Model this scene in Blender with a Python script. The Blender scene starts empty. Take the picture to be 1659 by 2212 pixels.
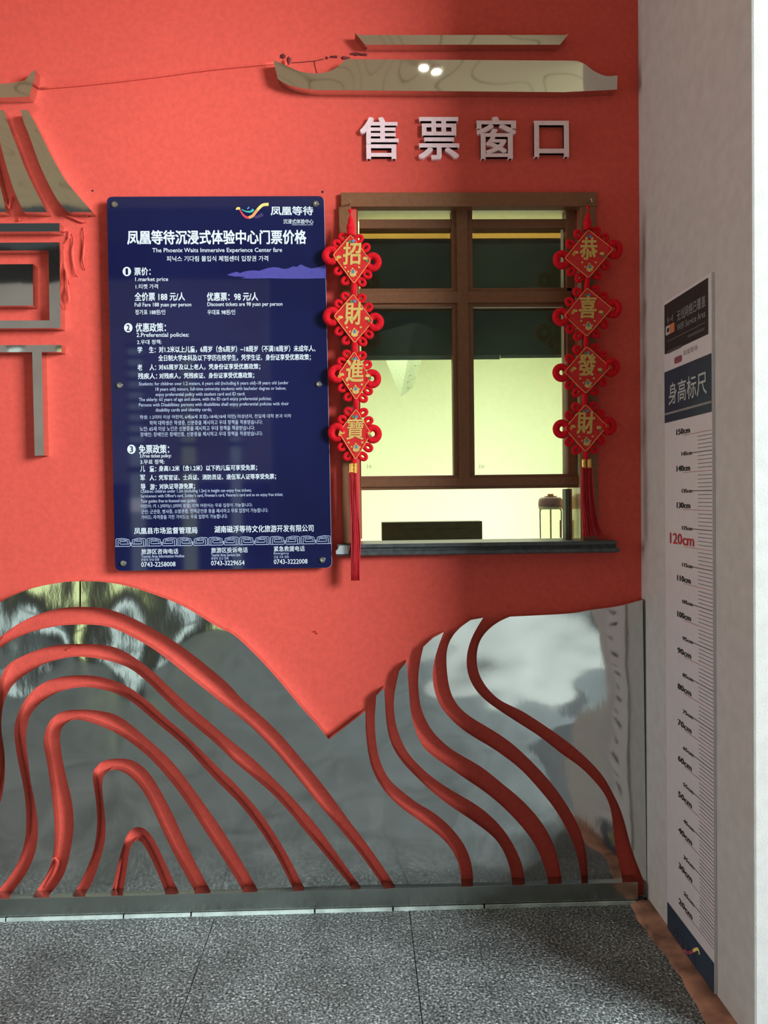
import bpy, bmesh, math, random
from mathutils import Vector, Matrix, geometry
random.seed(7)
SC = bpy.context.scene
COL = SC.collection

# ------------------------------------------------------------------ camera
F, CX, CY, EYE = 1661.0, 829.5, 1106.0, 1.287
PITCH, YAW, ROLL = 0.01909, 0.02797, -0.01232
FWD = Vector((math.sin(YAW)*math.cos(PITCH), math.cos(YAW)*math.cos(PITCH), -math.sin(PITCH)))
RGT0 = Vector((math.cos(YAW), -math.sin(YAW), 0)); UP0 = RGT0.cross(FWD)
RGT = math.cos(ROLL)*RGT0 + math.sin(ROLL)*UP0
UPV = -math.sin(ROLL)*RGT0 + math.cos(ROLL)*UP0
cam_d = bpy.data.cameras.new('camera'); cam = bpy.data.objects.new('camera', cam_d); COL.objects.link(cam)
cam_d.sensor_fit = 'VERTICAL'; cam_d.sensor_height = 36; cam_d.lens = 36*F/2212
cam_d.clip_start = 0.02
M4 = Matrix((RGT, UPV, -FWD)).transposed().to_4x4(); M4.translation = (0, 0, EYE)
cam.matrix_world = M4
SC.camera = cam

# ------------------------------------------------------------------ light and exposure
SC.view_settings.view_transform = 'Standard'; SC.view_settings.look = 'None'
SC.view_settings.exposure = 0.0; SC.view_settings.gamma = 1.0
SC.view_settings.use_curve_mapping = False
W = bpy.data.worlds.new('overcast_sky'); SC.world = W; W.use_nodes = True
bg = W.node_tree.nodes['Background']; bg.inputs[0].default_value = (0.80, 0.92, 1.0, 1); bg.inputs[1].default_value = 0.09

def area(name, loc, target, sx, sy, power, color):
    l = bpy.data.lights.new(name, 'AREA'); l.shape = 'RECTANGLE'; l.size = sx; l.size_y = sy
    l.energy = power; l.color = color
    o = bpy.data.objects.new(name, l); COL.objects.link(o); o.location = loc
    d = Vector(target)-Vector(loc); o.rotation_euler = d.to_track_quat('-Z', 'Y').to_euler(); return o
area('daylight_from_the_street', (5.2, -1.7, 2.9), (-0.4, 2.4, 1.2), 2.5, 2.0, 960, (0.85, 0.965, 1.0))
area('daylight_from_the_passage', (-6.0, 1.62, 1.8), (0.9, 2.0, 1.2), 1.4, 2.6, 105, (1.0, 0.98, 0.96))
area('office_ceiling_light', (0.7, 4.4, 2.40), (0.7, 4.4, 0), 2.4, 1.6, 54, (0.99, 1.0, 0.82))
area('office_wall_light', (0.4, 3.0, 2.30), (0.4, 6.5, 1.3), 2.0, 0.3, 17, (0.99, 1.0, 0.82))

# ------------------------------------------------------------------ helpers
YW = 2.42      # red wall face
XP = 0.885     # pillar face
def ray(px, py):
    return FWD + RGT*((px-CX)/F) - UPV*((py-CY)/F)
def PW(px, py, y=YW):            # pixel -> (x, z) on a plane parallel to the red wall
    d = ray(px, py); t = y/d.y; return (d.x*t, EYE+d.z*t)
def PP(px, py, x=XP):            # pixel -> (y, z) on a plane parallel to the pillar face
    d = ray(px, py); t = x/d.x; return (d.y*t, EYE+d.z*t)

def nodes(m): return m.node_tree.nodes, m.node_tree.links
def mat(name, col, rough=0.6, metal=0.0, var=0.0, vscale=30, bump=0.0, bscale=120, spec=0.5, coat=0.0, col2=None, detail=4, emit=None):
    m = bpy.data.materials.new(name); m.use_nodes = True
    n, l = nodes(m); b = n['Principled BSDF']
    b.inputs['Base Color'].default_value = (*col, 1); b.inputs['Roughness'].default_value = rough
    b.inputs['Metallic'].default_value = metal; b.inputs['Specular IOR Level'].default_value = spec
    b.inputs['Coat Weight'].default_value = coat; b.inputs['Coat Roughness'].default_value = 0.03
    tc = n.new('ShaderNodeTexCoord')
    nz = n.new('ShaderNodeTexNoise'); nz.inputs['Scale'].default_value = vscale; nz.inputs['Detail'].default_value = detail
    l.new(tc.outputs['Object'], nz.inputs['Vector'])
    cr = n.new('ShaderNodeValToRGB'); cr.color_ramp.elements[0].position = 0.35; cr.color_ramp.elements[1].position = 0.65
    c2 = col2 if col2 else tuple(min(1, c*(1+var)) for c in col)
    c1 = tuple(c*(1-var) for c in col) if not col2 else col
    cr.color_ramp.elements[0].color = (*c1, 1); cr.color_ramp.elements[1].color = (*c2, 1)
    l.new(nz.outputs['Fac'], cr.inputs[0]); l.new(cr.outputs[0], b.inputs['Base Color'])
    if bump:
        n2 = n.new('ShaderNodeTexNoise'); n2.inputs['Scale'].default_value = bscale; n2.inputs['Detail'].default_value = 5
        l.new(tc.outputs['Object'], n2.inputs['Vector'])
        bp = n.new('ShaderNodeBump'); bp.inputs['Strength'].default_value = bump; bp.inputs['Distance'].default_value = 0.002
        l.new(n2.outputs['Fac'], bp.inputs['Height']); l.new(bp.outputs[0], b.inputs['Normal'])
    if emit:
        b.inputs['Emission Color'].default_value = (*col, 1); b.inputs['Emission Strength'].default_value = emit
    return m

def steel_mat(name, col, rough, wave, wscale, fine):
    m = bpy.data.materials.new(name); m.use_nodes = True
    n, l = nodes(m); b = n['Principled BSDF']
    b.inputs['Metallic'].default_value = 1; b.inputs['Base Color'].default_value = (*col, 1)
    tc = n.new('ShaderNodeTexCoord')
    a = n.new('ShaderNodeTexNoise'); a.inputs['Scale'].default_value = wscale; a.inputs['Detail'].default_value = 1.5
    f = n.new('ShaderNodeTexNoise'); f.inputs['Scale'].default_value = 60; f.inputs['Detail'].default_value = 6
    mp = n.new('ShaderNodeMapping'); mp.inputs['Scale'].default_value = (1, 1, .35)
    l.new(tc.outputs['Object'], a.inputs['Vector']); l.new(tc.outputs['Object'], mp.inputs['Vector']); l.new(mp.outputs[0], f.inputs['Vector'])
    b1 = n.new('ShaderNodeBump'); b1.inputs['Strength'].default_value = 1; b1.inputs['Distance'].default_value = wave
    b2 = n.new('ShaderNodeBump'); b2.inputs['Strength'].default_value = 1; b2.inputs['Distance'].default_value = fine
    l.new(a.outputs['Fac'], b1.inputs['Height']); l.new(f.outputs['Fac'], b2.inputs['Height'])
    l.new(b1.outputs[0], b2.inputs['Normal']); l.new(b2.outputs[0], b.inputs['Normal'])
    r = n.new('ShaderNodeMapRange'); r.inputs[3].default_value = rough*0.6; r.inputs[4].default_value = rough*1.7
    s = n.new('ShaderNodeTexNoise'); s.inputs['Scale'].default_value = 5; s.inputs['Detail'].default_value = 6
    l.new(tc.outputs['Object'], s.inputs['Vector']); l.new(s.outputs['Fac'], r.inputs[0]); l.new(r.outputs[0], b.inputs['Roughness'])
    return m

def granite(name):
    m = bpy.data.materials.new(name); m.use_nodes = True
    n, l = nodes(m); b = n['Principled BSDF']; b.inputs['Roughness'].default_value = 0.55
    tc = n.new('ShaderNodeTexCoord')
    v = n.new('ShaderNodeTexVoronoi'); v.inputs['Scale'].default_value = 240
    nz = n.new('ShaderNodeTexNoise'); nz.inputs['Scale'].default_value = 150; nz.inputs['Detail'].default_value = 5
    big = n.new('ShaderNodeTexNoise'); big.inputs['Scale'].default_value = 5; big.inputs['Detail'].default_value = 4
    for t in (v, nz, big): l.new(tc.outputs['Object'], t.inputs['Vector'])
    cr = n.new('ShaderNodeValToRGB'); e = cr.color_ramp.elements
    e[0].position = .33; e[0].color = (.022, .025, .025, 1); e[1].position = .70; e[1].color = (.50, .54, .54, 1)
    k = e.new(.52); k.color = (.135, .145, .145, 1)
    l.new(nz.outputs['Fac'], cr.inputs[0])
    sp = n.new('ShaderNodeSeparateColor'); l.new(v.outputs['Color'], sp.inputs[0])
    cr2 = n.new('ShaderNodeValToRGB'); cr2.color_ramp.elements[0].color = (.45, .45, .45, 1); cr2.color_ramp.elements[1].color = (1.7, 1.75, 1.75, 1)
    l.new(sp.outputs[0], cr2.inputs[0])
    mx = n.new('ShaderNodeMix'); mx.data_type = 'RGBA'; mx.blend_type = 'MULTIPLY'; mx.inputs[0].default_value = 1
    l.new(cr.outputs[0], mx.inputs[6]); l.new(cr2.outputs[0], mx.inputs[7])
    cr3 = n.new('ShaderNodeValToRGB'); cr3.color_ramp.elements[0].position = .3; cr3.color_ramp.elements[0].color = (.62, .62, .61, 1)
    cr3.color_ramp.elements[1].position = .7; cr3.color_ramp.elements[1].color = (1.28, 1.28, 1.27, 1)
    l.new(big.outputs['Fac'], cr3.inputs[0])
    m2 = n.new('ShaderNodeMix'); m2.data_type = 'RGBA'; m2.blend_type = 'MULTIPLY'; m2.inputs[0].default_value = 1
    l.new(mx.outputs[2], m2.inputs[6]); l.new(cr3.outputs[0], m2.inputs[7]); l.new(m2.outputs[2], b.inputs['Base Color'])
    bp = n.new('ShaderNodeBump'); bp.inputs['Strength'].default_value = .35; bp.inputs['Distance'].default_value = .001
    l.new(nz.outputs['Fac'], bp.inputs['Height']); l.new(bp.outputs[0], b.inputs['Normal'])
    return m

def veined(name):
    m = bpy.data.materials.new(name); m.use_nodes = True
    n, l = nodes(m); b = n['Principled BSDF']; b.inputs['Roughness'].default_value = 0.5
    tc = n.new('ShaderNodeTexCoord'); nz = n.new('ShaderNodeTexNoise'); nz.inputs['Scale'].default_value = 1.6
    nz.inputs['Detail'].default_value = 1.2; nz.inputs['Distortion'].default_value = .8
    l.new(tc.outputs['Object'], nz.inputs['Vector'])
    mm = n.new('ShaderNodeMath'); mm.operation = 'MULTIPLY'; mm.inputs[1].default_value = 11; l.new(nz.outputs['Fac'], mm.inputs[0])
    fr = n.new('ShaderNodeMath'); fr.operation = 'FRACT'; l.new(mm.outputs[0], fr.inputs[0])
    cr = n.new('ShaderNodeValToRGB'); e = cr.color_ramp.elements
    e[0].position = 0; e[0].color = (.38, .29, .16, 1); e[1].position = .12; e[1].color = (.86, .71, .45, 1)
    l.new(fr.outputs[0], cr.inputs[0]); l.new(cr.outputs[0], b.inputs['Base Color'])
    return m

RED = mat('red_plaster', (.76, .100, .073), .85, var=.05, vscale=60, bump=.5, bscale=260, spec=.2)
STEEL = steel_mat('polished_steel', (.66, .68, .66), .07, .034, 2.4, .00012)
STEEL_T = steel_mat('thin_polished_steel', (.66, .66, .61), .04, .004, 2.5, .00003)
SATIN = steel_mat('satin_steel', (.50, .53, .50), .22, .002, 6, .0002)
GRAN = granite('flamed_granite')
JOINT = mat('dark_joint', (.03, .03, .03), .9, var=.2)
GREY = mat('grey_pillar_stone', (.52, .49, .46), .65, var=.05, vscale=25, bump=.3, bscale=200, spec=.3)
CEIL = veined('veined_tan_ceiling')
BROWN = mat('brown_window_frame', (.225, .088, .036), .5, var=.08, vscale=90, bump=.15, bscale=300)
BEIGE = mat('beige_lining', (.55, .42, .22), .12, var=.05, spec=.9)
CREAM = mat('cream_track', (.90, .85, .58), .3, var=.05)
SILL = mat('dark_grey_sill_stone', (.075, .08, .082), .5, var=.25, vscale=60, bump=.2)
BLUE = mat('dark_blue_acrylic', (.010, .012, .060), .05, var=.12, vscale=4, spec=.6, coat=.0)
EDGE = mat('pale_acrylic_edge', (.45, .48, .70), .2)
WHITE = mat('white_print', (.80, .86, .95), .5, var=.04)
WHITE2 = mat('pale_blue_print', (.52, .58, .78), .5, var=.04)
LETTER = mat('pale_pink_acrylic', (.98, .68, .71), .45, var=.06, vscale=80)
OFFW = mat('pale_office_wall', (.82, .88, .66), .8, var=.02, spec=.1)
OFFC = mat('office_ceiling', (.80, .82, .58), .8, var=.2, vscale=2, spec=.1)
DARK = mat('black_plastic', (.022, .028, .018), .5, var=.2)
CORD = mat('red_velvet_cord', (.72, .012, .022), .95, var=.18, vscale=200, bump=.6, bscale=500, spec=.1)
PLQ = mat('red_plaque_satin', (.66, .012, .012), .5, var=.12, vscale=120)
GOLD = mat('gold_glitter', (.72, .47, .13), .38, metal=.35, var=.35, vscale=600, bump=.5, bscale=700)
GOLDL = mat('gold_line', (.85, .42, .13), .45, var=.1)
GOLDP = mat('gold_plastic_band', (.80, .43, .08), .3, metal=.4, var=.25, vscale=150)
RULER = mat('white_ruler_board', (.62, .57, .57), .5, var=.02)
BLACKP = mat('black_print', (.014, .014, .014), .6, var=.2)
NAVY = mat('navy_print', (.016, .035, .060), .5, var=.2, vscale=4)
GREYP = mat('grey_print', (.24, .24, .22), .6, var=.1)
REDP = mat('red_print', (.50, .02, .03), .6, var=.1)
PINKP = mat('faint_red_print', (.42, .20, .20), .6, var=.1)
NAIL = mat('bright_steel_stud', (.62, .62, .55), .28, metal=1, var=.15, vscale=300)
CAULK = mat('white_caulk', (.52, .60, .56), .6, var=.25, vscale=18)
MORTAR = mat('tan_red_mortar', (.34, .17, .11), .9, var=.45, vscale=14, bump=.6)
DARKRED = mat('dark_red_residue', (.16, .02, .02), .9, var=.3)
BUILD = mat('dark_facade', (.05, .055, .055), .5, var=.2)
def flat(name, c): return mat(name, c, .5, var=.08, vscale=80)
def glassm(name, tint=(1, 1, 1), rough=0.0, ior=1.5):
    m = bpy.data.materials.new(name); m.use_nodes = True
    n, l = nodes(m); n.remove(n['Principled BSDF']); out = n['Material Output']
    tr = n.new('ShaderNodeBsdfTransparent'); tr.inputs[0].default_value = (*tint, 1)
    gl = n.new('ShaderNodeBsdfGlossy'); gl.inputs['Roughness'].default_value = rough
    fr = n.new('ShaderNodeFresnel'); fr.inputs[0].default_value = ior
    mx = n.new('ShaderNodeMixShader'); l.new(fr.outputs[0], mx.inputs[0]); l.new(tr.outputs[0], mx.inputs[1]); l.new(gl.outputs[0], mx.inputs[2])
    l.new(mx.outputs[0], out.inputs[0]); return m
GLASS = glassm('window_glass', (.95, .98, .95))
BGLASS = glassm('bottle_plastic', (.93, .97, .90), 0, 1.12)

def new_obj(name, me, m, parent=None):
    o = bpy.data.objects.new(name, me); COL.objects.link(o)
    if m is not None and not me.materials: me.materials.append(m)
    if parent: o.parent = parent
    return o
def tag(o, label=None, cat=None, group=None, kind=None):
    if label: o['label'] = label
    if cat: o['category'] = cat
    if group: o['group'] = group
    if kind: o['kind'] = kind
    return o
def thing(name, label, cat, loc, group=None):
    o = bpy.data.objects.new(name, None); o.empty_display_size = .05; COL.objects.link(o); o.location = loc
    return tag(o, label, cat, group)
def setparent(o, p):
    o.parent = p; o.matrix_parent_inverse = Matrix.Translation(-p.location)
def mesh_bm(name, bm, m, parent=None, smooth=False):
    bmesh.ops.recalc_face_normals(bm, faces=bm.faces)
    me = bpy.data.meshes.new(name); bm.to_mesh(me); bm.free()
    if smooth:
        for p in me.polygons: p.use_smooth = True
    o = new_obj(name, me, m)
    if parent: setparent(o, parent)
    return o
def add_box(bm, x0, x1, y0, y1, z0, z1, bev=0):
    r = bmesh.ops.create_cube(bm, size=1)
    for v in r['verts']:
        v.co = Vector((x0+(v.co.x+.5)*(x1-x0), y0+(v.co.y+.5)*(y1-y0), z0+(v.co.z+.5)*(z1-z0)))
    if bev:
        es = list({e for v in r['verts'] for e in v.link_edges})
        bmesh.ops.bevel(bm, geom=es, offset=bev, segments=2, affect='EDGES', profile=.5)
def box(name, x0, x1, y0, y1, z0, z1, m, parent=None, bev=0):
    bm = bmesh.new(); add_box(bm, x0, x1, y0, y1, z0, z1, bev); return mesh_bm(name, bm, m, parent)
def pbox(name, px0, py0, px1, py1, y0, y1, m, parent=None, bev=0):   # box whose front face is y0
    xm, ym = (px0+px1)/2, (py0+py1)/2
    x0 = PW(px0, ym, y0)[0]; x1 = PW(px1, ym, y0)[0]; z0 = PW(xm, py1, y0)[1]; z1 = PW(xm, py0, y0)[1]
    return box(name, x0, x1, y0, y1, z0, z1, m, parent, bev)
def prism(name, pts, y0, y1, m, parent=None, plane='Y'):
    # pts: (a, z) polygon; extruded along y (plane Y) or along x (plane X)
    q = []
    for p in pts:
        if not q or (abs(p[0]-q[-1][0])+abs(p[1]-q[-1][1])) > 1e-5: q.append(p)
    pts = q
    tris = geometry.tessellate_polygon([[Vector((p[0], p[1], 0)) for p in pts]])
    n = len(pts)
    mk = (lambda a, z, d: (a, d, z)) if plane == 'Y' else (lambda a, z, d: (d, a, z))
    vs = [mk(a, z, y0) for a, z in pts]+[mk(a, z, y1) for a, z in pts]
    fs = [tuple(t) for t in tris]+[tuple(i+n for i in reversed(t)) for t in tris]
    fs += [(i, (i+1) % n, (i+1) % n+n, i+n) for i in range(n)]
    me = bpy.data.meshes.new(name); me.from_pydata(vs, [], fs); me.update()
    bm = bmesh.new(); bm.from_mesh(me); bpy.data.meshes.remove(me)
    return mesh_bm(name, bm, m, parent)
def cr(pts, n=6):
    if len(pts) < 3: return list(pts)
    P = [pts[0]]+list(pts)+[pts[-1]]; out = []
    for i in range(1, len(P)-2):
        a, b, c, d = P[i-1], P[i], P[i+1], P[i+2]
        for k in range(n):
            t = k/n
            out.append(tuple(.5*((2*b[j])+(-a[j]+c[j])*t+(2*a[j]-5*b[j]+4*c[j]-d[j])*t*t+(-a[j]+3*b[j]-3*c[j]+d[j])*t**3) for j in range(len(b))))
    out.append(tuple(pts[-1]))
    if len(pts) > 12:          # ease out small wobbles of long hand-drawn curves
        for _ in range(10):
            out = [out[0]]+[tuple((a[j]+2*b[j]+c[j])/4 for j in range(len(b))) for a, b, c in zip(out, out[1:], out[2:])]+[out[-1]]
    return out
def tube(bm, pts, rad, seg=8, closed=False):
    pts = [Vector(p) for p in pts]; n = len(pts); rings = []
    r = rad if callable(rad) else (lambda t: rad)
    for i, p in enumerate(pts):
        a = pts[(i-1) % n] if (closed or i > 0) else p; b = pts[(i+1) % n] if (closed or i < n-1) else p
        t = (b-a).normalized(); ref = Vector((0, 1, 0)) if abs(t.y) < .9 else Vector((1, 0, 0))
        u = t.cross(ref).normalized(); v = t.cross(u)
        rr = r(i/max(1, n-1))
        rings.append([bm.verts.new(p+(u*math.cos(2*math.pi*k/seg)+v*math.sin(2*math.pi*k/seg))*rr) for k in range(seg)])
    for i in range(n if closed else n-1):
        A, B = rings[i], rings[(i+1) % n]
        for k in range(seg): bm.faces.new((A[k], A[(k+1) % seg], B[(k+1) % seg], B[k]))
    if not closed:
        bm.faces.new(rings[0][::-1]); bm.faces.new(rings[-1])
def lathe(bm, prof, cx, cy, seg=20, cap=True):
    rings = [[bm.verts.new((cx+r*math.cos(2*math.pi*k/seg), cy+r*math.sin(2*math.pi*k/seg), z)) for k in range(seg)] for r, z in prof]
    for A, B in zip(rings, rings[1:]):
        for k in range(seg): bm.faces.new((A[k], A[(k+1) % seg], B[(k+1) % seg], B[k]))
    if cap: bm.faces.new(rings[0][::-1]); bm.faces.new(rings[-1])
def lathe_y(bm, prof, cx, cz, seg=20):    # axis along y ; prof (r, y)
    rings = [[bm.verts.new((cx+r*math.cos(2*math.pi*k/seg), y, cz+r*math.sin(2*math.pi*k/seg))) for k in range(seg)] for r, y in prof]
    for A, B in zip(rings, rings[1:]):
        for k in range(seg): bm.faces.new((A[k], A[(k+1) % seg], B[(k+1) % seg], B[k]))
    bm.faces.new(rings[0][::-1]); bm.faces.new(rings[-1])
def text(name, s, f, m, parent=None, bold=0.0, ext=0.0, res=2):
    # f maps unit bbox coordinates (u, v, d) to world; d is 0 at front and 1 at back
    cu = bpy.data.curves.new('t', 'FONT'); cu.body = s; cu.resolution_u = res; cu.extrude = ext
    o = bpy.data.objects.new('t', cu); me = bpy.data.meshes.new_from_object(o)
    bpy.data.objects.remove(o); bpy.data.curves.remove(cu)
    if not me.vertices: return None
    xs = [v.co.x for v in me.vertices]; ys = [v.co.y for v in me.vertices]
    ax, bx, ay, by = min(xs), max(xs), min(ys), max(ys)
    for v in me.vertices:
        d = 0.0 if ext == 0 else (.5-v.co.z/(2*ext))
        v.co = f((v.co.x-ax)/(bx-ax), (v.co.y-ay)/max(1e-6, by-ay), d)
    if bold:      # heavier strokes: overlaid copies shifted by a fraction of the em
        q0, q1, q2 = Vector(f(0, 0, 0)), Vector(f(1, 0, 0)), Vector(f(0, 1, 0))
        ex = (q1-q0)/(bx-ax)*bold; ey = (q2-q0)/max(1e-6, by-ay)*bold*.7
        co = [v.co.copy() for v in me.vertices]; fc = [tuple(p.vertices) for p in me.polygons]; nv = len(co)
        V, Fs = [], []; dn = ex.cross(ey).normalized()*.00012
        for k, (sx, sy) in enumerate(((-1, -1), (1, -1), (-1, 1), (1, 1), (0, 0))):
            V += [c+ex*sx+ey*sy+dn*k for c in co]; Fs += [tuple(i+k*nv for i in t) for t in fc]
        bpy.data.meshes.remove(me); me = bpy.data.meshes.new(name); me.from_pydata(V, [], Fs); me.update()
    me.name = name; me.materials.clear()
    o = new_obj(name, me, m)
    if parent: setparent(o, parent)
    return o
def wall_text(s, x0, yt, x1, yb, m, parent, y, bold=0.0, ext=0.0, depth=0.0, name='lettering', res=2):
    a, z1 = PW(x0, yt, y); b, _ = PW(x1, yt, y); _, z0 = PW(x0, yb, y)
    return text(name, s, lambda u, v, d: (a+(b-a)*u, y+depth*d, z0+(z1-z0)*v), m, parent, bold, ext, res)
Z3 = lambda L: [(x/2.9625, 1230+y/2.9625) for x, y in L]
Z4 = lambda L: [(x/2.9625, 1600+y/2.9625) for x, y in L]
Z5 = lambda L: [(500+x/3.16, 1300+y/3.16) for x, y in L]
Z6 = lambda L: [(900+x/3.072, 1280+y/3.072) for x, y in L]
def onwall(L, y): return [PW(a, b, y) for a, b in L]

# ------------------------------------------------------------------ the setting
YS = YW-.036     # steel relief face
hx0, hz1 = PW(770, 440); hx1, hz0 = PW(1258, 1178)
wx0, wx1 = -2.6, XP+.9
def struct(o): return tag(o, kind='structure')
bm = bmesh.new()
for a in ((wx0, hx0, 0, 3.1), (hx1, wx1, 0, 3.1), (hx0, hx1, 0, hz0), (hx0, hx1, hz1, 3.1)):
    add_box(bm, a[0], a[1], YW, YW+.14, a[2], a[3])
wall = struct(mesh_bm('wall_back', bm, RED))
# floor of granite slabs
floor = struct(box('floor', -3.2, 6.0, -9, YW, -.10, -.006, JOINT))
sw = .60; X0 = PW(467, 1981, YW-.045)[0]
shared = {}
ycuts = [YW, 1.27, .67, .07, -.53, -1.13]
for j in range(5):
    for i in range(-4, 3):
        x0, x1 = X0+i*sw, X0+(i+1)*sw
        if i == 1: x1 = XP-.001 if j < 2 else X0+2*sw
        if i == 2 and j < 2: continue
        if i == 2: x0 = X0+2*sw
        g = .0012
        s = box('floor_slab', x0+g, x1-g, ycuts[j+1]+g, ycuts[j]-g, -.006, 0, GRAN); setparent(s, floor)
s = box('outer_paving', -3.2, 6.0, -9, -1.13, -.006, 0, GRAN); setparent(s, floor)
s = box('daylit_floor_tint', .12, 6.0, -6, -.55, -.004, .004, mat('painted_daylight_floor', (.42, .42, .39), .7, var=.12, vscale=40, bump=.4, bscale=60)); setparent(s, floor)  # unseen; pale colour stands in for daylit floor mirrored in the steel
ceil_ = struct(box('ceiling', -2.6, 1.6, .2, YW, 3.0, 3.12, CEIL))
LAMPE = mat('downlight_glow', (1.0, .98, .92), .4, emit=9)
for a, b in ((912, 144), (941, 153)):
    d = ray(a, b); t = (3.0-EYE)/d.z; lx, ly = d.x*t, 2*(YW-.036)-d.y*t
    bm = bmesh.new(); r1 = .045
    vs_ = [[bm.verts.new((lx+r*math.cos(2*math.pi*k/20), ly+r*math.sin(2*math.pi*k/20), z)) for k in range(20)] for r, z in ((.027, 3.0), (.026, 2.992), (.020, 2.990))]
    for A, B in zip(vs_, vs_[1:]):
        for k in range(20): bm.faces.new((A[k], A[(k+1) % 20], B[(k+1) % 20], B[k]))
    mesh_bm('downlight_ring', bm, CREAM, ceil_)
    bm = bmesh.new(); bm.faces.new([bm.verts.new((lx+.020*math.cos(2*math.pi*k/20), ly+.020*math.sin(2*math.pi*k/20), 2.991)) for k in range(20)])
    mesh_bm('downlight_lens', bm, LAMPE, ceil_)
# pillar on the right
pe = PP(1627, 1400)[0]
pil = struct(box('wall_right', XP, XP+1.7, pe, YW+.02, 0, 3.1, GREY, bev=.006))
# mortar strip at the pillar foot
bm = bmesh.new(); pts = []
for k in range(15):
    t = k/14; yy = YW-.05-t*(YW-.05-pe); pts.append((XP-.058-.012*random.random()-.006*math.sin(t*9), yy))
vs = [bm.verts.new((a, b, .0)) for a, b in pts]; vt = [bm.verts.new((a+.008, b, .007)) for a, b in pts]
vr = [bm.verts.new((XP, b, .012)) for a, b in pts]
for A, B in ((vs, vt), (vt, vr)):
    for k in range(14): bm.faces.new((A[k], A[k+1], B[k+1], B[k]))
struct(mesh_bm('trim_1', bm, MORTAR, smooth=True))
# steel kick board
zt = PW(560, 1927, YS-.012)[1]
base = struct(box('baseboard_back', wx0, XP-.035, YS-.012, YW-.001, 0.012, zt, SATIN, bev=.0008))
bm = bmesh.new()
xs = [wx0]+[wx0+.3*k+random.uniform(-.05, .05) for k in range(1, 11)]+[XP-.04]
for a, b in zip(xs, xs[1:]):
    if b > a: add_box(bm, a+.003, b-.003, YS-.018-random.uniform(0, .002), YS-.0125, 0, .010)
mesh_bm('caulk_bead', bm, CAULK, base)
# dark wall added unseen behind the camera, for the steel and board to mirror
YR = -1.3
bld = struct(box('wall_rear', -3.6, -.72, YR-.2, YR, 0, 3.3, BUILD))
box('reflection_board', -3.6, -.72, YR, YR+.02, 1.42, 3.0, mat('pale_reflection_board', (.80, .84, .80), .7, var=.1, vscale=3), bld)  # pale panel added so the pavilion steel mirrors a lighter grey
LIT = mat('reflection_glow', (.62, .80, .78), .4, emit=1.1); LITG = mat('reflection_glow_green', (.70, .85, .42), .4, emit=1.2); LITW = mat('reflection_glow_white', (.9, .95, 1), .4, emit=3.0)  # added glow that the steel and board mirror as bright patches
for x0, x1, mm in ((-2.75, -2.62, LIT), (-2.26, -2.10, LITG), (-1.80, -1.70, LIT), (-1.40, -1.30, LITG), (-1.02, -.95, LIT)):
    w = box('reflection_panel', x0, x1, YR+.001, YR+.03, .04, 2.5, mm, bld)
    for k in range(10): box('reflection_slat', x0-.02, x1+.02, YR+.031, YR+.045, 1.70+.085*k, 1.735+.085*k, BUILD, bld)
    for z in (.42, .95, 1.5): box('reflection_bar', x0-.02, x1+.02, YR+.031, YR+.045, z, z+.05, BUILD, bld)
    if x1-x0 > .09: box('reflection_spot', x0, x1, YR+.0305, YR+.034, 1.20, 1.30, LITW, bld)  # extra bright spot added for the reflections

# ------------------------------------------------------------------ left mountains
mtn = thing('mountain_relief', 'polished steel mountain relief of nested curved bands on the lower left of the red wall', 'wall relief', (-.6, YW, 0.01))
PB = 1950
def band(name, pts, parent, m=STEEL, y=YS):
    return prism(name, onwall(pts, y), y, YW-.0006, m, parent)
B1_top = Z3([(-640, 2130), (-520, 1600), (-470, 1200), (-480, 900), (-420, 640), (-300, 450), (-150, 310), (0, 212), (100, 160), (240, 112), (400, 83), (508, 76)])
A_outL = Z3([(-420, 2130), (-300, 1700), (-220, 1400), (-190, 1100), (-200, 900), (-170, 700), (-100, 540), (0, 432), (75, 378), (130, 340), (230, 292), (330, 260), (430, 243), (508, 240)])
band('steel_band', cr(B1_top)+cr(A_outL)[::-1], mtn)
B1R_top = Z3([(518, 76), (620, 77), (740, 90), (860, 118), (1000, 165), (1140, 218), (1260, 285), (1400, 375)])+Z5([(0, 212), (100, 300), (200, 400), (300, 510), (400, 630), (500, 750), (580, 835), (665, 940)])
vall = [(789.5, 1536.5)]
R1_out = Z5([(915, 750), (915, 850), (925, 970), (945, 1090), (980, 1190), (1050, 1300), (1150, 1400)])+Z6([(0, 1500), (80, 1560), (160, 1620), (230, 1700), (280, 1800), (298, 1930), (300, 2060)])
A_outR = Z3([(518, 240), (600, 241), (680, 250), (760, 275), (860, 315), (960, 370), (1060, 425), (1160, 490), (1280, 580), (1400, 680), (1480, 750)])+[(519, 1507), (563, 1545), (595, 1575), (627, 1610), (658, 1648), (690, 1686), (721.5, 1727), (753, 1771.5), (785, 1812.7), (816.5, 1857), (835.4, 1885), (854.4, 1915.5), (874, 1950)]
band('steel_band', cr(B1R_top)+vall+cr(R1_out)+cr(A_outR)[::-1], mtn)
A_in = Z3([(-330, 2130), (-200, 1600), (-130, 1350), (-115, 1100), (-130, 900), (-110, 700), (-70, 580), (0, 505), (60, 462), (160, 415), (280, 378), (400, 357), (550, 352), (680, 362), (770, 395), (860, 440), (960, 495), (1080, 580), (1200, 680), (1340, 790), (1450, 880)])+[(532, 1560), (563, 1590), (595, 1623), (627, 1661), (658, 1699), (690, 1740), (721.5, 1775), (753, 1813), (785, 1854), (810, 1889), (829, 1917), (850, 1950)]
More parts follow.
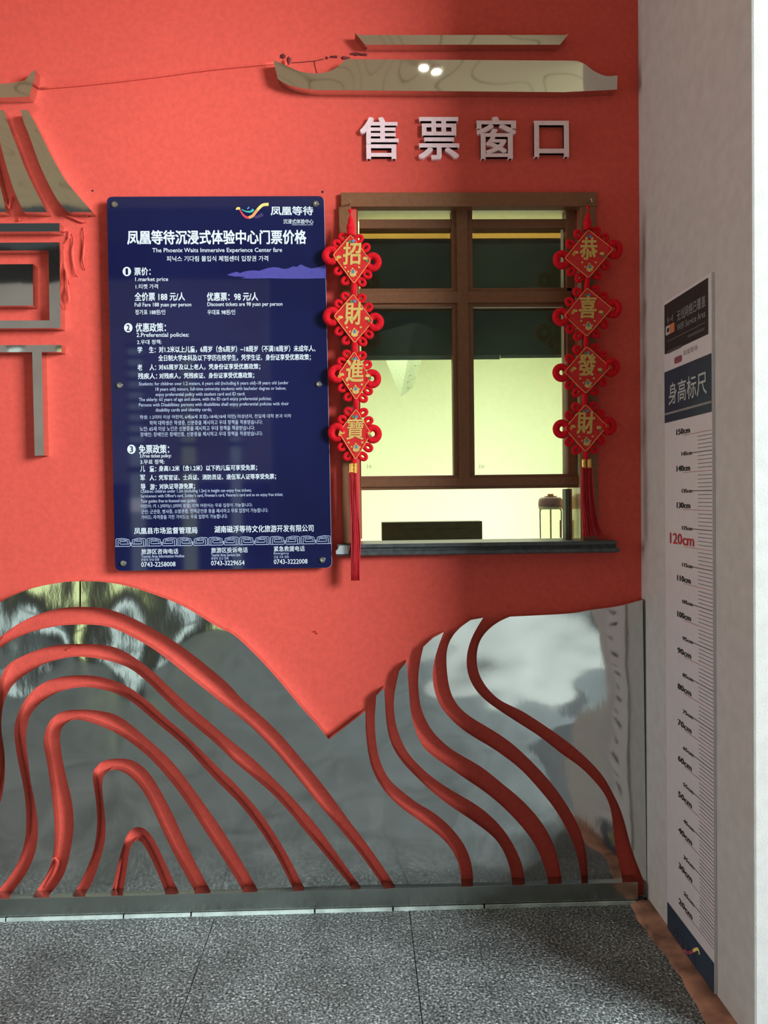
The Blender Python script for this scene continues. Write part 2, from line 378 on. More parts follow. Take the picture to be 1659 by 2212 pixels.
B_out = Z3([(-300, 2130), (-220, 1900), (-120, 1700), (-40, 1450), (-12, 1300), (-5, 1150), (-20, 1000), (-25, 850), (-5, 720), (20, 650), (60, 600), (140, 555), (240, 515), (340, 487), (430, 478), (540, 477), (640, 480), (720, 493), (800, 525), (900, 590), (1000, 670), (1100, 770), (1200, 860), (1320, 960), (1420, 1045)])+[(500, 1600.6), (532, 1626), (563, 1654), (595, 1686), (627, 1718), (658, 1752.5), (690, 1790.5), (721.5, 1835), (753, 1879), (780, 1917), (803, 1950)]
band('steel_band', cr(A_in)+cr(B_out)[::-1], mtn)
B_in = Z3([(-270, 2130), (-220, 2000), (-110, 1800), (-50, 1650), (0, 1500), (15, 1440), (30, 1340), (32, 1220), (22, 1120), (10, 1050), (8, 960), (18, 880), (40, 810), (80, 740), (150, 680), (250, 620), (330, 587), (400, 570), (470, 558), (560, 561), (680, 580), (780, 610), (860, 650), (960, 735), (1060, 835), (1160, 930), (1280, 1030), (1400, 1130)])+[(500, 1640), (532, 1667), (563, 1692), (595, 1721), (627, 1756), (658, 1794), (690, 1832), (721.5, 1870), (747, 1901), (761, 1920), (783, 1950)]
C_out = Z4([(-120, 1070), (-60, 1010), (0, 945), (60, 870), (110, 790), (148, 690), (165, 600), (168, 480), (160, 350), (130, 200), (105, 80), (95, 0)])+Z3([(90, 1040), (97, 980), (120, 910), (150, 850), (195, 790), (245, 745), (310, 710), (400, 685), (500, 677), (600, 680), (700, 700), (800, 740), (880, 790), (980, 870), (1060, 950), (1160, 1030), (1260, 1130), (1360, 1230), (1440, 1310)])+[(500, 1684), (532, 1719), (563, 1756), (595, 1803), (627, 1857), (658, 1920), (674, 1950)]
band('steel_band', cr(B_in)+cr(C_out)[::-1], mtn)
C_in = Z4([(0, 1070), (50, 1010), (110, 930), (170, 850), (215, 750), (240, 650), (243, 520), (225, 400), (195, 260), (180, 120), (165, 0)])+Z3([(170, 1030), (180, 970), (205, 915), (250, 862), (320, 810), (400, 775), (480, 757), (560, 752), (640, 765), (740, 790), (820, 830), (900, 890), (1000, 980), (1100, 1060), (1200, 1150)])+Z4([(1250, 110), (1350, 220), (1450, 320), (1550, 420)])+[(563, 1795), (595, 1845), (616, 1885), (636, 1925), (649, 1950)]
D_out = Z4([(150, 1070), (205, 1000), (300, 860), (340, 740), (350, 600), (345, 480), (330, 330), (310, 200), (290, 80)])+Z3([(277, 1120), (282, 1060), (300, 1005), (330, 955), (380, 917), (440, 900), (520, 897), (600, 900), (700, 915), (780, 950), (860, 1010), (940, 1080)])+Z4([(1060, 90), (1150, 190), (1260, 340), (1360, 480), (1450, 610), (1550, 780), (1620, 900), (1655, 965), (1700, 1045)])
band('steel_band', cr(C_in)+cr(D_out)[::-1], mtn)
D_in = Z4([(250, 1070), (300, 1005), (355, 940), (410, 860), (445, 740), (468, 600), (472, 500), (460, 380), (430, 260), (400, 120)])+Z3([(385, 1110), (384, 1060), (395, 1015), (420, 985), (460, 965), (500, 960), (600, 985), (700, 1025), (800, 1080)])+Z4([(950, 100), (1050, 210), (1140, 320), (1230, 450), (1320, 590), (1420, 740), (1500, 870), (1565, 975), (1610, 1045)])
E_out = Z4([(410, 1070), (460, 990), (510, 920), (560, 810), (600, 700), (618, 590), (622, 480), (612, 370), (597, 270), (592, 220), (605, 180), (640, 140), (700, 118), (780, 113), (850, 125), (920, 170), (980, 240), (1050, 360), (1110, 480), (1170, 610), (1240, 760), (1310, 890), (1355, 975), (1395, 1050)])
band('steel_band', cr(D_in)+cr(E_out)[::-1], mtn)
E_in = Z4([(490, 1070), (540, 990), (590, 910), (630, 800), (665, 680), (678, 580), (672, 480), (660, 370), (653, 290), (660, 235), (685, 200), (720, 185), (780, 195), (840, 235), (900, 300), (960, 400), (1020, 530), (1090, 680), (1160, 810), (1250, 970), (1290, 1050)])
F_out = Z4([(695, 1070), (710, 985), (740, 850), (770, 730), (800, 630), (830, 575), (880, 550), (930, 565), (980, 620), (1030, 720), (1080, 830), (1120, 920), (1150, 980), (1185, 1055)])
band('steel_band', cr(E_in)+cr(F_out)[::-1], mtn)
F_in = Z4([(770, 1070), (785, 985), (800, 900), (815, 800), (830, 700), (850, 655), (880, 640), (910, 655), (960, 740), (1010, 850), (1060, 975), (1090, 1055)])
band('steel_band', cr(F_in), mtn)

# ------------------------------------------------------------------ right hills
hill = thing('hill_relief', 'polished steel relief of five swooping ridges below the ticket window', 'wall relief', (.5, YW, 0.01))
Q1l = Z5([(988, 640), (985, 700), (977, 800), (985, 940), (1005, 1060), (1045, 1160), (1100, 1240), (1200, 1320)])+Z6([(0, 1395), (100, 1450), (200, 1530), (280, 1620), (340, 1720), (370, 1830), (375, 1940), (376, 2060)])
Q1r = Z5([(1042, 590), (1048, 680), (1055, 800), (1075, 920), (1110, 1010), (1170, 1100)])+Z6([(0, 1225), (100, 1320), (200, 1400), (320, 1480), (420, 1550), (520, 1630), (580, 1720), (620, 1830), (635, 1935), (640, 2060)])
band('steel_band', cr(Q1l)+cr(Q1r)[::-1], hill)
Q2l = Z5([(1145, 470), (1125, 560), (1110, 640), (1108, 740), (1125, 850), (1160, 950), (1210, 1040)])+Z6([(0, 1130), (60, 1190), (150, 1260), (280, 1340), (400, 1410), (500, 1490), (590, 1590), (650, 1690), (700, 1800), (720, 1930), (725, 2060)])
Q2r = Z5([(1196, 410), (1205, 520), (1215, 660), (1228, 780), (1264, 900)])+Z6([(40, 1020), (100, 1080), (200, 1150), (330, 1240), (450, 1320), (560, 1410), (660, 1510), (760, 1630), (820, 1740), (860, 1860), (872, 1925), (885, 2060)])
band('steel_band', cr(Q2l)+cr(Q2r)[::-1], hill)
Q3l = Z6([(45, 360), (20, 470), (8, 600), (20, 720), (40, 800), (90, 900), (150, 970), (230, 1040), (350, 1110), (450, 1170), (570, 1270), (670, 1350), (760, 1440), (840, 1540), (900, 1650), (940, 1770), (965, 1920), (975, 2060)])
Q3r = Z6([(180, 262), (150, 340), (120, 440), (105, 540), (115, 640), (150, 740), (200, 810), (280, 890), (380, 960), (500, 1030), (600, 1100), (700, 1180), (800, 1290), (900, 1410), (970, 1520), (1020, 1620), (1065, 1740), (1090, 1880), (1110, 2060)])
band('steel_band', Z6([(110, 300)])+cr(Q3l)+cr(Q3r)[::-1], hill)
Q4l = Z6([(360, 182), (290, 230), (230, 300), (200, 380), (198, 480), (210, 600), (240, 700), (300, 780), (380, 840), (500, 910), (620, 990), (720, 1080), (830, 1190), (930, 1310), (1010, 1430), (1070, 1540), (1110, 1650), (1130, 1760), (1137, 1900), (1140, 2060)])
Q4r = Z6([(442, 167), (390, 250), (350, 340), (330, 440), (340, 540), (380, 630), (450, 710), (560, 790), (700, 880), (840, 970), (960, 1070), (1080, 1150), (1180, 1250), (1250, 1340), (1290, 1440), (1305, 1570), (1320, 1700), (1350, 1830), (1395, 2060)])
band('steel_band', cr(Q4l)+cr(Q4r)[::-1], hill)
Q5l = Z6([(620, 160), (540, 195), (460, 260), (410, 340), (397, 440), (410, 530), (450, 610), (520, 690), (600, 740), (700, 785), (800, 850), (920, 930), (1040, 1020), (1150, 1120), (1240, 1220), (1300, 1330), (1350, 1430), (1390, 1560), (1425, 1700), (1470, 1820), (1502, 1900)])
Q5t = Z6([(620, 160), (1000, 140), (1160, 115), (1340, 90), (1500, 48)])
pts = onwall(cr(Q5l), YS)+[(XP-.002, PW(1388, 1905, YS)[1])]+onwall(cr(Q5t), YS)[::-1]
pts = [(min(a, XP-.002), b) for a, b in pts]
prism('steel_band', pts, YS, YW-.0006, STEEL, hill)

# ------------------------------------------------------------------ eave relief over the window
eave = thing('eave_relief', 'polished steel upturned eave with a slim ridge strip above the ticket window lettering', 'wall relief', (.3, YW, 2.5))
band('ridge_strip', [(766, 70), (776, 75.5), (1222, 75.5), (1229, 73), (1209.5, 96.5), (788.5, 96.5)], eave, STEEL_T)
band('eave_plate', [(590.7, 130.7), (594, 146), (600, 170.6)]+cr([(600, 170.6), (611, 178), (631.7, 186), (662.5, 192), (691, 194.6)])+[(1218, 199), (1333, 193.5), (1334, 163)]+cr([(1334, 163), (1309, 164), (1284, 154), (1264, 139), (1246, 131)])+[(760, 128), (752.6, 126.6)]+cr([(744, 130.7), (732, 142), (713.7, 153), (693, 158), (672.7, 158), (648, 154), (629.7, 147), (613, 139), (601, 134)]), eave, STEEL_T)

# ------------------------------------------------------------------ pavilion relief on the left
pav = thing('pavilion_relief', 'polished steel pavilion relief with curved roof and square lattice, left of the price board', 'wall relief', (-1.1, YW, 1.4))
Z7 = lambda L: [(x/6.704, 150+y/6.704) for x, y in L]
band('roof_ridge', Z7([(-900, 230), (0, 210), (220, 190), (360, 158), (420, 90), (460, 35), (512, 8), (500, 130), (450, 300), (420, 395), (0, 405), (-900, 405)]), pav, STEEL_T)
band('roof_panel', Z7([(300, 588), (400, 588)]+cr([(400, 588), (500, 760), (640, 1040), (760, 1280), (920, 1560), (1080, 1770), (1340, 2065)])+[(980, 2065)]+cr([(980, 2065), (860, 1930), (740, 1730), (600, 1440), (500, 1180), (420, 950), (350, 780), (300, 588)])), pav, STEEL_T)
band('roof_panel', Z7([(-90, 590), (50, 590)]+cr([(50, 590), (110, 760), (170, 930), (250, 1130), (340, 1370), (440, 1600), (540, 1800), (680, 2068)])+[(345, 2065)]+cr([(345, 2065), (230, 1820), (130, 1530), (50, 1250), (-10, 1000), (-90, 590)])), pav, STEEL_T)
band('roof_panel', Z7([(-420, 590), (-250, 590)]+cr([(-250, 590), (-180, 950), (-80, 1350), (0, 1680), (50, 1880), (90, 2065)])+[(-420, 2065)]), pav, STEEL_T)
band('beam', [(-130, 483), (128.5, 482), (128.5, 500), (-130, 501)], pav, STEEL_T)
band('square_frame', [(-130, 525), (128.5, 523.5), (131, 708.5), (-130, 710), (-130, 693), (107, 692), (105, 541), (-130, 542)], pav, STEEL_T)
band('plaque_block', [(-90, 571.5), (71, 570.5), (71.5, 660), (-90, 661)], pav, STEEL_T)
band('post_and_rail', [(-130, 746), (132.5, 745), (132.5, 760), (90, 760.3), (95, 984), (75, 984.5), (69.5, 760.6), (-130, 761)], pav, STEEL_T)
# peeling paint around the pavilion
def peel(pts, w, lift=.006):
    bm = bmesh.new(); L = cr([(p[0], p[1]) for p in pts], 4); prev = None
    for i, (a, b) in enumerate(L):
        t = i/(len(L)-1); ww = w*(.35+.65*math.sin(math.pi*min(1, t*.85+.12)))
        x, z = PW(a, b, YW-.004)
        off = lift*math.sin(math.pi*t)+.002
        cur = (bm.verts.new((x-ww/2, YW-off, z)), bm.verts.new((x+ww/2, YW-off-.004*math.sin(9*t), z+ww*.3)))
        if prev: bm.faces.new((prev[0], prev[1], cur[1], cur[0]))
        prev = cur
    o = mesh_bm('paint_peel', bm, RED, wall, smooth=True)
    s = o.modifiers.new('solid', 'SOLIDIFY'); s.thickness = .0015
for L, w in (([(140, 466), (160, 473), (182, 482), (190, 477)], .010), ([(140, 500), (150, 503), (149, 516), (138, 526)], .009),
             ([(152, 500), (160, 520), (157, 548), (163, 590), (168, 596)], .007), ([(138, 535), (140, 570), (148, 600), (150, 615)], .008),
             ([(179, 492), (183, 520), (180, 560), (184, 583)], .006), ([(27, 425), (20, 450), (17, 462)], .005), ([(40, 470), (44, 478), (55, 472)], .007),
             ([(141, 560), (147, 620), (150, 650), (143, 668)], .006), ([(0, 1385), (22, 1363), (55, 1338)], .004), ([(143, 1405), (155, 1398), (180, 1391)], .004),
             ([(115, 1850), (125, 1862), (118, 1885), (95, 1920)], .012), ([(262, 1855), (254, 1900), (250, 1925)], .010), ([(612, 130), (618, 140), (612, 147)], .008),
             ([(678, 1365), (684, 1362), (687, 1370)], .003)):
    peel(L, w)
# thin raised red cable between the two roofs
bm = bmesh.new()
L = [PW(a, b, YW-.003) for a, b in cr([(86, 191), (200, 181), (330, 166), (450, 150), (592, 136)], 4)]
tube(bm, [(x, YW-.002, z) for x, z in L], lambda t: .0034+.001*t, 8)  # raised tube in the wall's red, tracing a thin line
tag(mesh_bm('raised_line', bm, RED, smooth=True), 'thin raised red cable sloping between the pavilion ridge and the eave', 'line')
# residue and little holes
def blob(name, px, py, rx, rz, m, parent, d=.004):
    bm = bmesh.new(); bmesh.ops.create_icosphere(bm, subdivisions=2, radius=1); cx, cz = PW(px, py)
    for v in bm.verts:
        k = 1+.25*math.sin(v.co.x*5+px)+.2*math.cos(v.co.z*6+py)
        v.co = Vector((cx+v.co.x*rx*k, YW+v.co.y*d, cz+v.co.z*rz*k))
    return mesh_bm(name, bm, m, parent, smooth=True)
for a in ((611, 122, .010, .008), (624, 130, .007, .012), (706, 125, .006, .004), (722, 123, .012, .004), (745, 125, .014, .005), (768, 117, .020, .005), (785, 118, .016, .004)):
    blob('sealant_residue', *a, DARKRED, wall)
for a in ((697, 414.5, .004, .004), (200, 412, .0035, .003), (193, 466, .004, .004)): blob('screw_hole', *a, BLACKP, wall, .001)
bm = bmesh.new(); tube(bm, [(PW(a, b)[0], YW-.001, PW(a, b)[1]) for a, b in ((630, 136), (660, 134), (679, 132), (700, 128))], .0012, 6)
tube(bm, [(PW(a, b)[0], YW-.001, PW(a, b)[1]) for a, b in ((679, 132), (681, 145), (685, 158))], .0011, 6)
mesh_bm('crack', bm, DARKRED, wall)

# ------------------------------------------------------------------ raised letters over the window
for s, x0, yt, x1, yb, lab in (('售', 779, 254, 859, 342, 'pale pink raised character with tall left stroke, leftmost above the window'),
        ('票', 905, 254, 990, 343, 'pale pink raised character with box top and splayed feet, second above the window'),
        ('窗', 1031, 253, 1113, 342, 'pale pink raised character like a roofed lattice, third above the window'),
        ('口', 1155, 262, 1227, 338, 'pale pink raised hollow square character, rightmost above the window')):
    o = wall_text(s, x0, yt, x1, yb, LETTER, None, YW-.014, bold=.018, ext=.05, depth=.0135, name='raised_character', res=4)
    tag(o, lab, 'letter', 'raised characters above the ticket window')

# ------------------------------------------------------------------ price board
YB = YW-.034
board = thing('price_board', 'glossy dark blue price board printed in white, left of the ticket window', 'sign', (-.45, YW, .7))
def rrect(cs, r, y, n=6):
    W_ = [Vector(PW(a, b, y)) for a, b in cs]; out = []
    for i in range(4):
        c = W_[i]; a = (W_[i-1]-c).normalized(); b = (W_[(i+1) % 4]-c).normalized()
        p0, p1 = c+a*r, c+b*r
        for k in range(n+1):
            t = k/n; out.append(tuple((1-t)**2*p0+2*t*(1-t)*c+t*t*p1))
    return out
bc = [(230.5, 425), (699.5, 423.5), (716.5, 1226), (249, 1233)]
prism('acrylic_panel', rrect(bc, .018, YB), YB, YB+.003, BLUE, board)
prism('panel_edge', rrect([(230, 424.4), (700, 423), (717, 1226.5), (248.5, 1233.5)], .018, YB), YB+.003, YB+.008, EDGE, board)
YT = YB-.0006
for k, (a, b) in enumerate([(247, 441), (682.5, 440), (258, 832), (689, 829.5), (266, 1217), (696.5, 1209.5)]):
    x, z = PW(a, b, YB-.004); bm = bmesh.new()
    lathe_y(bm, [(.0095, YW), (.0095, YB-.002), (.008, YB-.005), (.0030, YB-.0056), (.0012, YB-.0048)], x, z, 20)
    mesh_bm('steel_stud', bm, NAIL, board, smooth=False)
T = lambda s, x0, yt, x1, yb, m=WHITE, b=.008: wall_text(s, x0, yt, x1, yb, m, board, YT, bold=b)
T('凤凰等待', 585, 446, 676, 465, b=.02); T('沉浸式体验中心', 612, 473.5, 677, 483.5)
T('IMMERSIVE EXPERIENCE CENTER', 631, 484, 676, 487, WHITE2, 0)
T('凤凰等待沉浸式体验中心门票价格', 275, 498, 661, 528, b=.026)
T('The Phoenix Waits Immersive Experience Center fare', 329, 536, 609, 548)
T('피닉스 기다림 몰입식 체험센터 입장권 가격', 360, 553, 579, 565)
def numeral(n, a, b):
    x, z = PW(a, b, YT); bm = bmesh.new()
    vs = [bm.verts.new((x+.0128*math.cos(2*math.pi*k/28), YT, z+.0142*math.sin(2*math.pi*k/28))) for k in range(28)]
    bm.faces.new(vs); mesh_bm('number_disc', bm, WHITE, board)
    wall_text(n, a-(1.8 if n == '1' else 3.2), b-6.5, a+(1.8 if n == '1' else 3.2), b+6.5, BLUE, board, YT-.0005, bold=.02)
numeral('1', 274, 586.5); T('票价：', 290, 578, 325, 595, b=.02)
T('1.market price', 292, 599, 363, 610); T('1.티켓 가격', 293, 614, 341, 624)
T('全价票 188 元/人', 291, 632, 399, 650, b=.022); T('优惠票：98 元/人', 447, 632, 557, 650, b=.022)
T('Full Fare 188 yuan per person', 291, 654, 413, 665); T('Discount tickets are 98 yuan per person', 448, 653, 610, 664)
T('정가표 188원/인', 292, 669, 357, 680); T('우대표 98원/인', 448, 669, 508, 680)
numeral('2', 277, 708); T('优惠政策：', 293, 698, 358, 717, b=.02)
T('2.Preferential policies:', 295, 719, 408, 731); T('2.우대 정책:', 296, 734, 349, 744)
T('学', 297, 749, 307, 762, b=.02); T('生：', 322, 749, 336, 762, b=.02)
T('对1.2米以上儿童，6周岁（含6周岁）~18周岁（不满18周岁）未成年人、', 343, 748, 681, 762, b=.02)
T('全日制大学本科及以下学历在校学生，凭学生证、身份证享受优惠政策；', 342, 767, 671, 781, b=.02)
T('老', 297, 787, 307, 800, b=.02); T('人：', 323, 787, 337, 800, b=.02)
T('对65周岁及以上老人，凭身份证享受优惠政策；', 343, 787, 562, 800, b=.02)
T('残疾人：', 298, 806, 339, 819, b=.02); T('对残疾人，凭残疾证、身份证享受优惠政策；', 344, 806, 549, 819, b=.02)
E_ = [('Students: for children over 1.2 meters, 6 years old (including 6 years old)-18 years old (under', 300, 825.5, 623, 835),
 ('18 years old) minors, full-time university students with bachelor degree or below,', 336, 837, 618, 846.5),
 ('enjoy preferential policy with student card and ID card;', 336, 848.5, 529, 858),
 ('The elderly: 65 years of age and above, with the ID card enjoy preferential policies;', 300, 859.5, 586, 869),
 ('Persons with Disabilities: persons with disabilities shall enjoy preferential policies with their', 300, 871, 624, 880.5),
 ('disability cards and identity cards;', 336, 882, 457, 891.5),
 ('학생: 1.2미터 이상 어린이, 6세(6세 포함)-18세(18세 미만) 미성년자, 전일제 대학 본과 이하', 302, 897, 629, 907),
 ('학력 대학생은 학생증, 신분증을 제시하고 우대 정책을 적용받습니다:', 323, 909, 567, 919),
 ('노인: 65세 이상 노인은 신분증을 제시하고 우대 정책을 적용받습니다:', 302, 921.5, 550, 931.5),
 ('장애인: 장애인은 장애인증, 신분증을 제시하고 우대 정책을 적용받습니다:', 303, 934, 567, 944),
 ('Children: children under 1.2m (including 1.2m) in height can enjoy free tickets;', 304, 1058, 543, 1067),
 ("Servicemen: with Officer's card, Soldier's card, Fireman's card, Veteran's card and so on enjoy free ticket;", 304, 1068, 611, 1077),
 ('Tour guides: free to licensed tour guides;', 304, 1079, 424, 1088),
 ('어린이: 키 1.2미터(1.2미터 포함) 이하 어린이는 무료 입장이 가능합니다:', 304, 1089.5, 545, 1099),
 ('군인: 군관증, 병사증, 소방관증, 전역군인증 등을 제시하고 무료 입장이 가능합니다:', 305, 1101, 579, 1110.5),
 ('가이드: 자격증을 가진 가이드는 무료 입장이 가능합니다:', 305, 1113, 491, 1122)]
for s, a, b, c, d in E_: T(s, a, b, c, d, WHITE2, .004)
numeral('3', 284, 970.5); T('免票政策：', 300, 961, 365, 980, b=.02)
T('3.Free ticket policy:', 302, 981, 370, 991); T('3.무료 정책:', 303, 993, 355, 1003)
T('儿', 303, 1006.5, 313, 1019, b=.02); T('童：', 323, 1006.5, 337, 1019, b=.02); T('身高1.2米（含1.2米）以下的儿童可享受免票；', 343, 1006, 555, 1019, b=.02)
T('军', 303, 1026, 313, 1038, b=.02); T('人：', 323, 1026, 337, 1038, b=.02); T('凭军官证、士兵证、消防员证、退伍军人证等享受免票；', 343, 1026, 596, 1038.5, b=.02)
T('导', 304, 1045.5, 314, 1058, b=.02); T('游：', 324, 1045.5, 338, 1058, b=.02); T('对执证导游免票；', 344, 1045, 421, 1057.5, b=.02)
T('凤凰县市场监督管理局', 290, 1140, 426, 1154, b=.015); T('湖南磁浮等待文化旅游开发有限公司', 463, 1136, 677, 1151, b=.015)
for a, y0, s1, x1, s2, x2, s3, x3, s4, x4 in ((305, 1186, '旅游区咨询电话', 385, 'Tourist Area Information Hotline', 398, '관광지 안내 전화', 344, '0743-2258008', 379),
        (456, 1183, '旅游区投诉电话', 535, 'Tourist Area Service Line', 519, '관광지 신고 전화', 494, '0743-3229654', 528),
        (591.5, 1180, '紧急救援电话', 658, 'Emergency', 624, '긴급 구조 전화', 624, '0743-3222008', 664)):
    T(s1, a, y0, x1, y0+11.5); T(s2, a, y0+12.7, x2, y0+19.2, WHITE2, .005); T(s3, a, y0+20.5, x3, y0+26.5, WHITE2, .005); T(s4, a, y0+28.5, x4, y0+38.5, WHITE, .008)
# printed shapes
def wpoly(name, L, m, y=YT, parent=board):
    pts = [PW(a, b, y) for a, b in L]; tris = geometry.tessellate_polygon([[Vector((p[0], p[1], 0)) for p in pts]])
    me = bpy.data.meshes.new(name); me.from_pydata([(a, y, b) for a, b in pts], [], [tuple(t) for t in tris]); me.update()
    o = new_obj(name, me, m)
    if parent: setparent(o, parent)
    return o
def stroke(name, pts, w, m, y=YT, parent=board):
    L = [Vector(PW(a, b, y)) for a, b in cr(pts, 6)]; n = len(L); vs = []
    for i, p in enumerate(L):
        t = (L[min(n-1, i+1)]-L[max(0, i-1)]).normalized(); q = Vector((-t.y, t.x)); ww = w(i/(n-1)) if callable(w) else w
        vs += [(p.x+q.x*ww/2, y, p.y+q.y*ww/2), (p.x-q.x*ww/2, y, p.y-q.y*ww/2)]
    me = bpy.data.meshes.new(name); me.from_pydata(vs, [], [(2*i, 2*i+1, 2*i+3, 2*i+2) for i in range(n-1)]); me.update()
    o = new_obj(name, me, m); 
    if parent: setparent(o, parent)
    return o
PUR = flat('violet_print', (.075, .065, .33)); PUR2 = flat('dim_violet_print', (.045, .03, .13))
wpoly('printed_mountains', [(490, 594)]+[(500, 590), (512, 587), (518, 590), (530, 586), (545, 584), (560, 585), (575, 580), (590, 577), (602, 578), (612, 581), (622, 580), (634, 575), (640, 577), (650, 571), (660, 576), (672, 580), (685, 578), (704, 572)]+[(704.5, 601), (660, 602), (620, 602), (580, 601), (545, 602), (520, 601), (532, 598), (505, 597)], PUR)
LC = {k: flat('logo_'+k, v) for k, v in (('yellow', (.85, .70, .20)), ('orange', (.85, .35, .12)), ('red', (.70, .06, .09)), ('teal', (.08, .50, .42)), ('blue', (.10, .28, .65)))}
LG = lambda L: [(490+x/7.541, 425+y/7.541) for x, y in L]
stroke('logo_wing', LG([(400, 320), (480, 330), (540, 310), (585, 280)]), lambda t: .006+.006*t, PUR2)
stroke('logo_body', LG([(200, 195), (235, 250), (270, 300), (320, 335), (370, 340)]), lambda t: .004+.004*t, LC['red'], YT-.0002)
stroke('logo_body', LG([(360, 340), (420, 310), (470, 250), (520, 190)]), .0085, LC['orange'], YT-.0003)
stroke('logo_body', LG([(500, 212), (550, 160), (600, 130), (680, 123)]), lambda t: .0085+.001*t, LC['yellow'], YT-.0004)
stroke('logo_tail', LG([(240, 205), (300, 235), (360, 245), (405, 235), (432, 205)]), lambda t: .002+.006*t, LC['teal'], YT-.0002)
stroke('logo_feather', LG([(330, 195), (350, 185), (362, 165)]), .004, LC['blue'], YT-.0002)
stroke('logo_head', LG([(150, 210), (175, 190), (200, 190), (215, 200)]), lambda t: .003+.005*math.sin(3.1*t), LC['yellow'], YT-.0005)
# meander band
bm = bmesh.new(); nrep = 14
def bm_stroke(bm, L, w, y):
    L = [Vector(p) for p in L]
    for a, b in zip(L, L[1:]):
        t = (b-a).normalized(); q = Vector((-t.y, t.x))*w/2; a2, b2 = a-t*w/2, b+t*w/2
        bm.faces.new([bm.verts.new((p.x, y, p.y)) for p in (a2+q, a2-q, b2-q, b2+q)])
xa, za = PW(249, 1172, YT); xb, zb = PW(715, 1163, YT)
for i in range(nrep):
    ux = xa+(xb-xa)*i/nrep; uw = (xb-xa)/nrep
    def q(u, v, flip=(i % 2)): return (ux+uw*((1-u) if flip else u), za-.013+.026*v)
    for L in ([(.05, .05), (.05, .92), (.5, .98), (.9, .8), (.9, .3), (.3, .3), (.3, .62), (.68, .62)], [(.0, .03), (.95, .03), (.99, .5)], [(.18, .15), (.18, .75), (.5, .82), (.78, .7), (.78, .45)]):
        bm_stroke(bm, [q(*p) for p in L], .0017, YT)
mesh_bm('meander_band', bm, WHITE2, board)

# ------------------------------------------------------------------ ticket window
win = tag(thing('window_1', None, None, (.4, YW, .6)), kind='structure')
yc = YW-.016
pbox('casing', 736, 415, 1291, 446, yc, YW+.02, BROWN, win, .002)
pbox('casing', 736, 446, 763, 1174, yc, YW+.0, BROWN, win, .002)
pbox('casing', 1257, 446, 1291, 1174, yc, YW+.02, BROWN, win, .002)
pbox('frame_stile', 763, 446, 776, 1056, YW+.004, YW+.10, BROWN, win, .001)
ysf = YW+.03
def rail(n, a, b, c, d, yo=0, m=BROWN, dep=.05, bev=.002): return pbox(n, a, b, c, d, ysf+yo, ysf+yo+dep, m, win, bev)
pbox('track_channel', 766, 1056, 777, 1174, YW+.01, YW+.10, mat('grey_channel', (.22, .22, .22), .5, var=.1), win)
rail('mullion', 978, 446, 1023, 1027, 0.002, BROWN, .045); rail('mullion_ridge', 989, 446, 1013, 1040, -.012, BROWN, .02)
rail('head_rail', 776, 473, 1232, 493, .006)
rail('middle_rail', 776, 622, 1236, 663, 0); rail('middle_ridge', 776, 629, 1236, 654, -.010, BROWN, .02)
rail('lower_rail', 764, 1026, 1257, 1056, -.006); rail('lower_ridge', 764, 1032, 1257, 1050, -.014, BROWN, .02)
rail('stile', 1225, 446, 1243, 1030, 0)
rail('post', 1222, 1056, 1230, 1173, 0, mat('dark_grey_post', (.10, .10, .09), .5, var=.1), .04, .001)
rail('post_lip', 1232, 1056, 1236, 1173, 0, BROWN, .04, .001)
rail('bead', 778, 661, 978, 664.5, .004, CREAM, .01, 0); rail('bead', 1023, 661, 1216, 664.5, .004, CREAM, .01, 0)
rail('pane_edge', 1214.5, 493, 1219, 1024, .02, CREAM, .01, 0)
# cream header and beige blind box behind the glass
rail('pane', 776, 446, 978, 474, .030, GLASS, .004, 0); rail('pane', 1023, 446, 1225, 474, .030, GLASS, .004, 0)
TB = mat('tan_blind_box', (.85, .50, .18), .5, var=.05)
n_, l_ = nodes(TB); t_ = n_.new('ShaderNodeBsdfTransparent'); t_.inputs[0].default_value = (.9, .68, .38, 1); x_ = n_.new('ShaderNodeMixShader'); x_.inputs[0].default_value = .72
l_.new(n_['Principled BSDF'].outputs[0], x_.inputs[1]); l_.new(t_.outputs[0], x_.inputs[2]); l_.new(x_.outputs[0], n_['Material Output'].inputs[0])
rail('blind_box', 776, 493, 1226, 516, .055, TB, .05, .003)
# glossy right reveal
x1 = hx1
box('head_lining', hx0, hx1-.004, YW+.004, YW+.139, hz1-.006, hz1-.0005, CREAM, win)
box('side_lining', hx0+.0005, hx0+.004, YW+.004, YW+.139, hz0+.03, hz1-.007, BROWN, win)
box('reveal', x1-.004, x1-.0002, YW+.005, YW+.16, .64, 1.68, BEIGE, win)
for a, b, c, d in ((776, 493, 978, 622), (1023, 493, 1225, 622), (776, 663, 978, 1026), (1023, 663, 1225, 1026)):
    rail('pane', a, b, c, d, .030, GLASS, .004, 0)
for sx in (797, 1040):
    x, z = PW(sx+2.5, 1008, ysf+.029); bm = bmesh.new()
    tube(bm, [(x+.0042*math.cos(2*math.pi*k/16), ysf+.0292, z+.0048*math.sin(2*math.pi*k/16)) for k in range(16)], .0004, 4, True)
    add_box(bm, x-.0095, x-.0082, ysf+.0288, ysf+.0296, z-.007, z+.007); add_box(bm, x-.0012, x+.0012, ysf+.0288, ysf+.0296, z-.002, z+.002)
    mesh_bm('glass_mark', bm, flat('green_mark', (.12, .2, .08)), win)
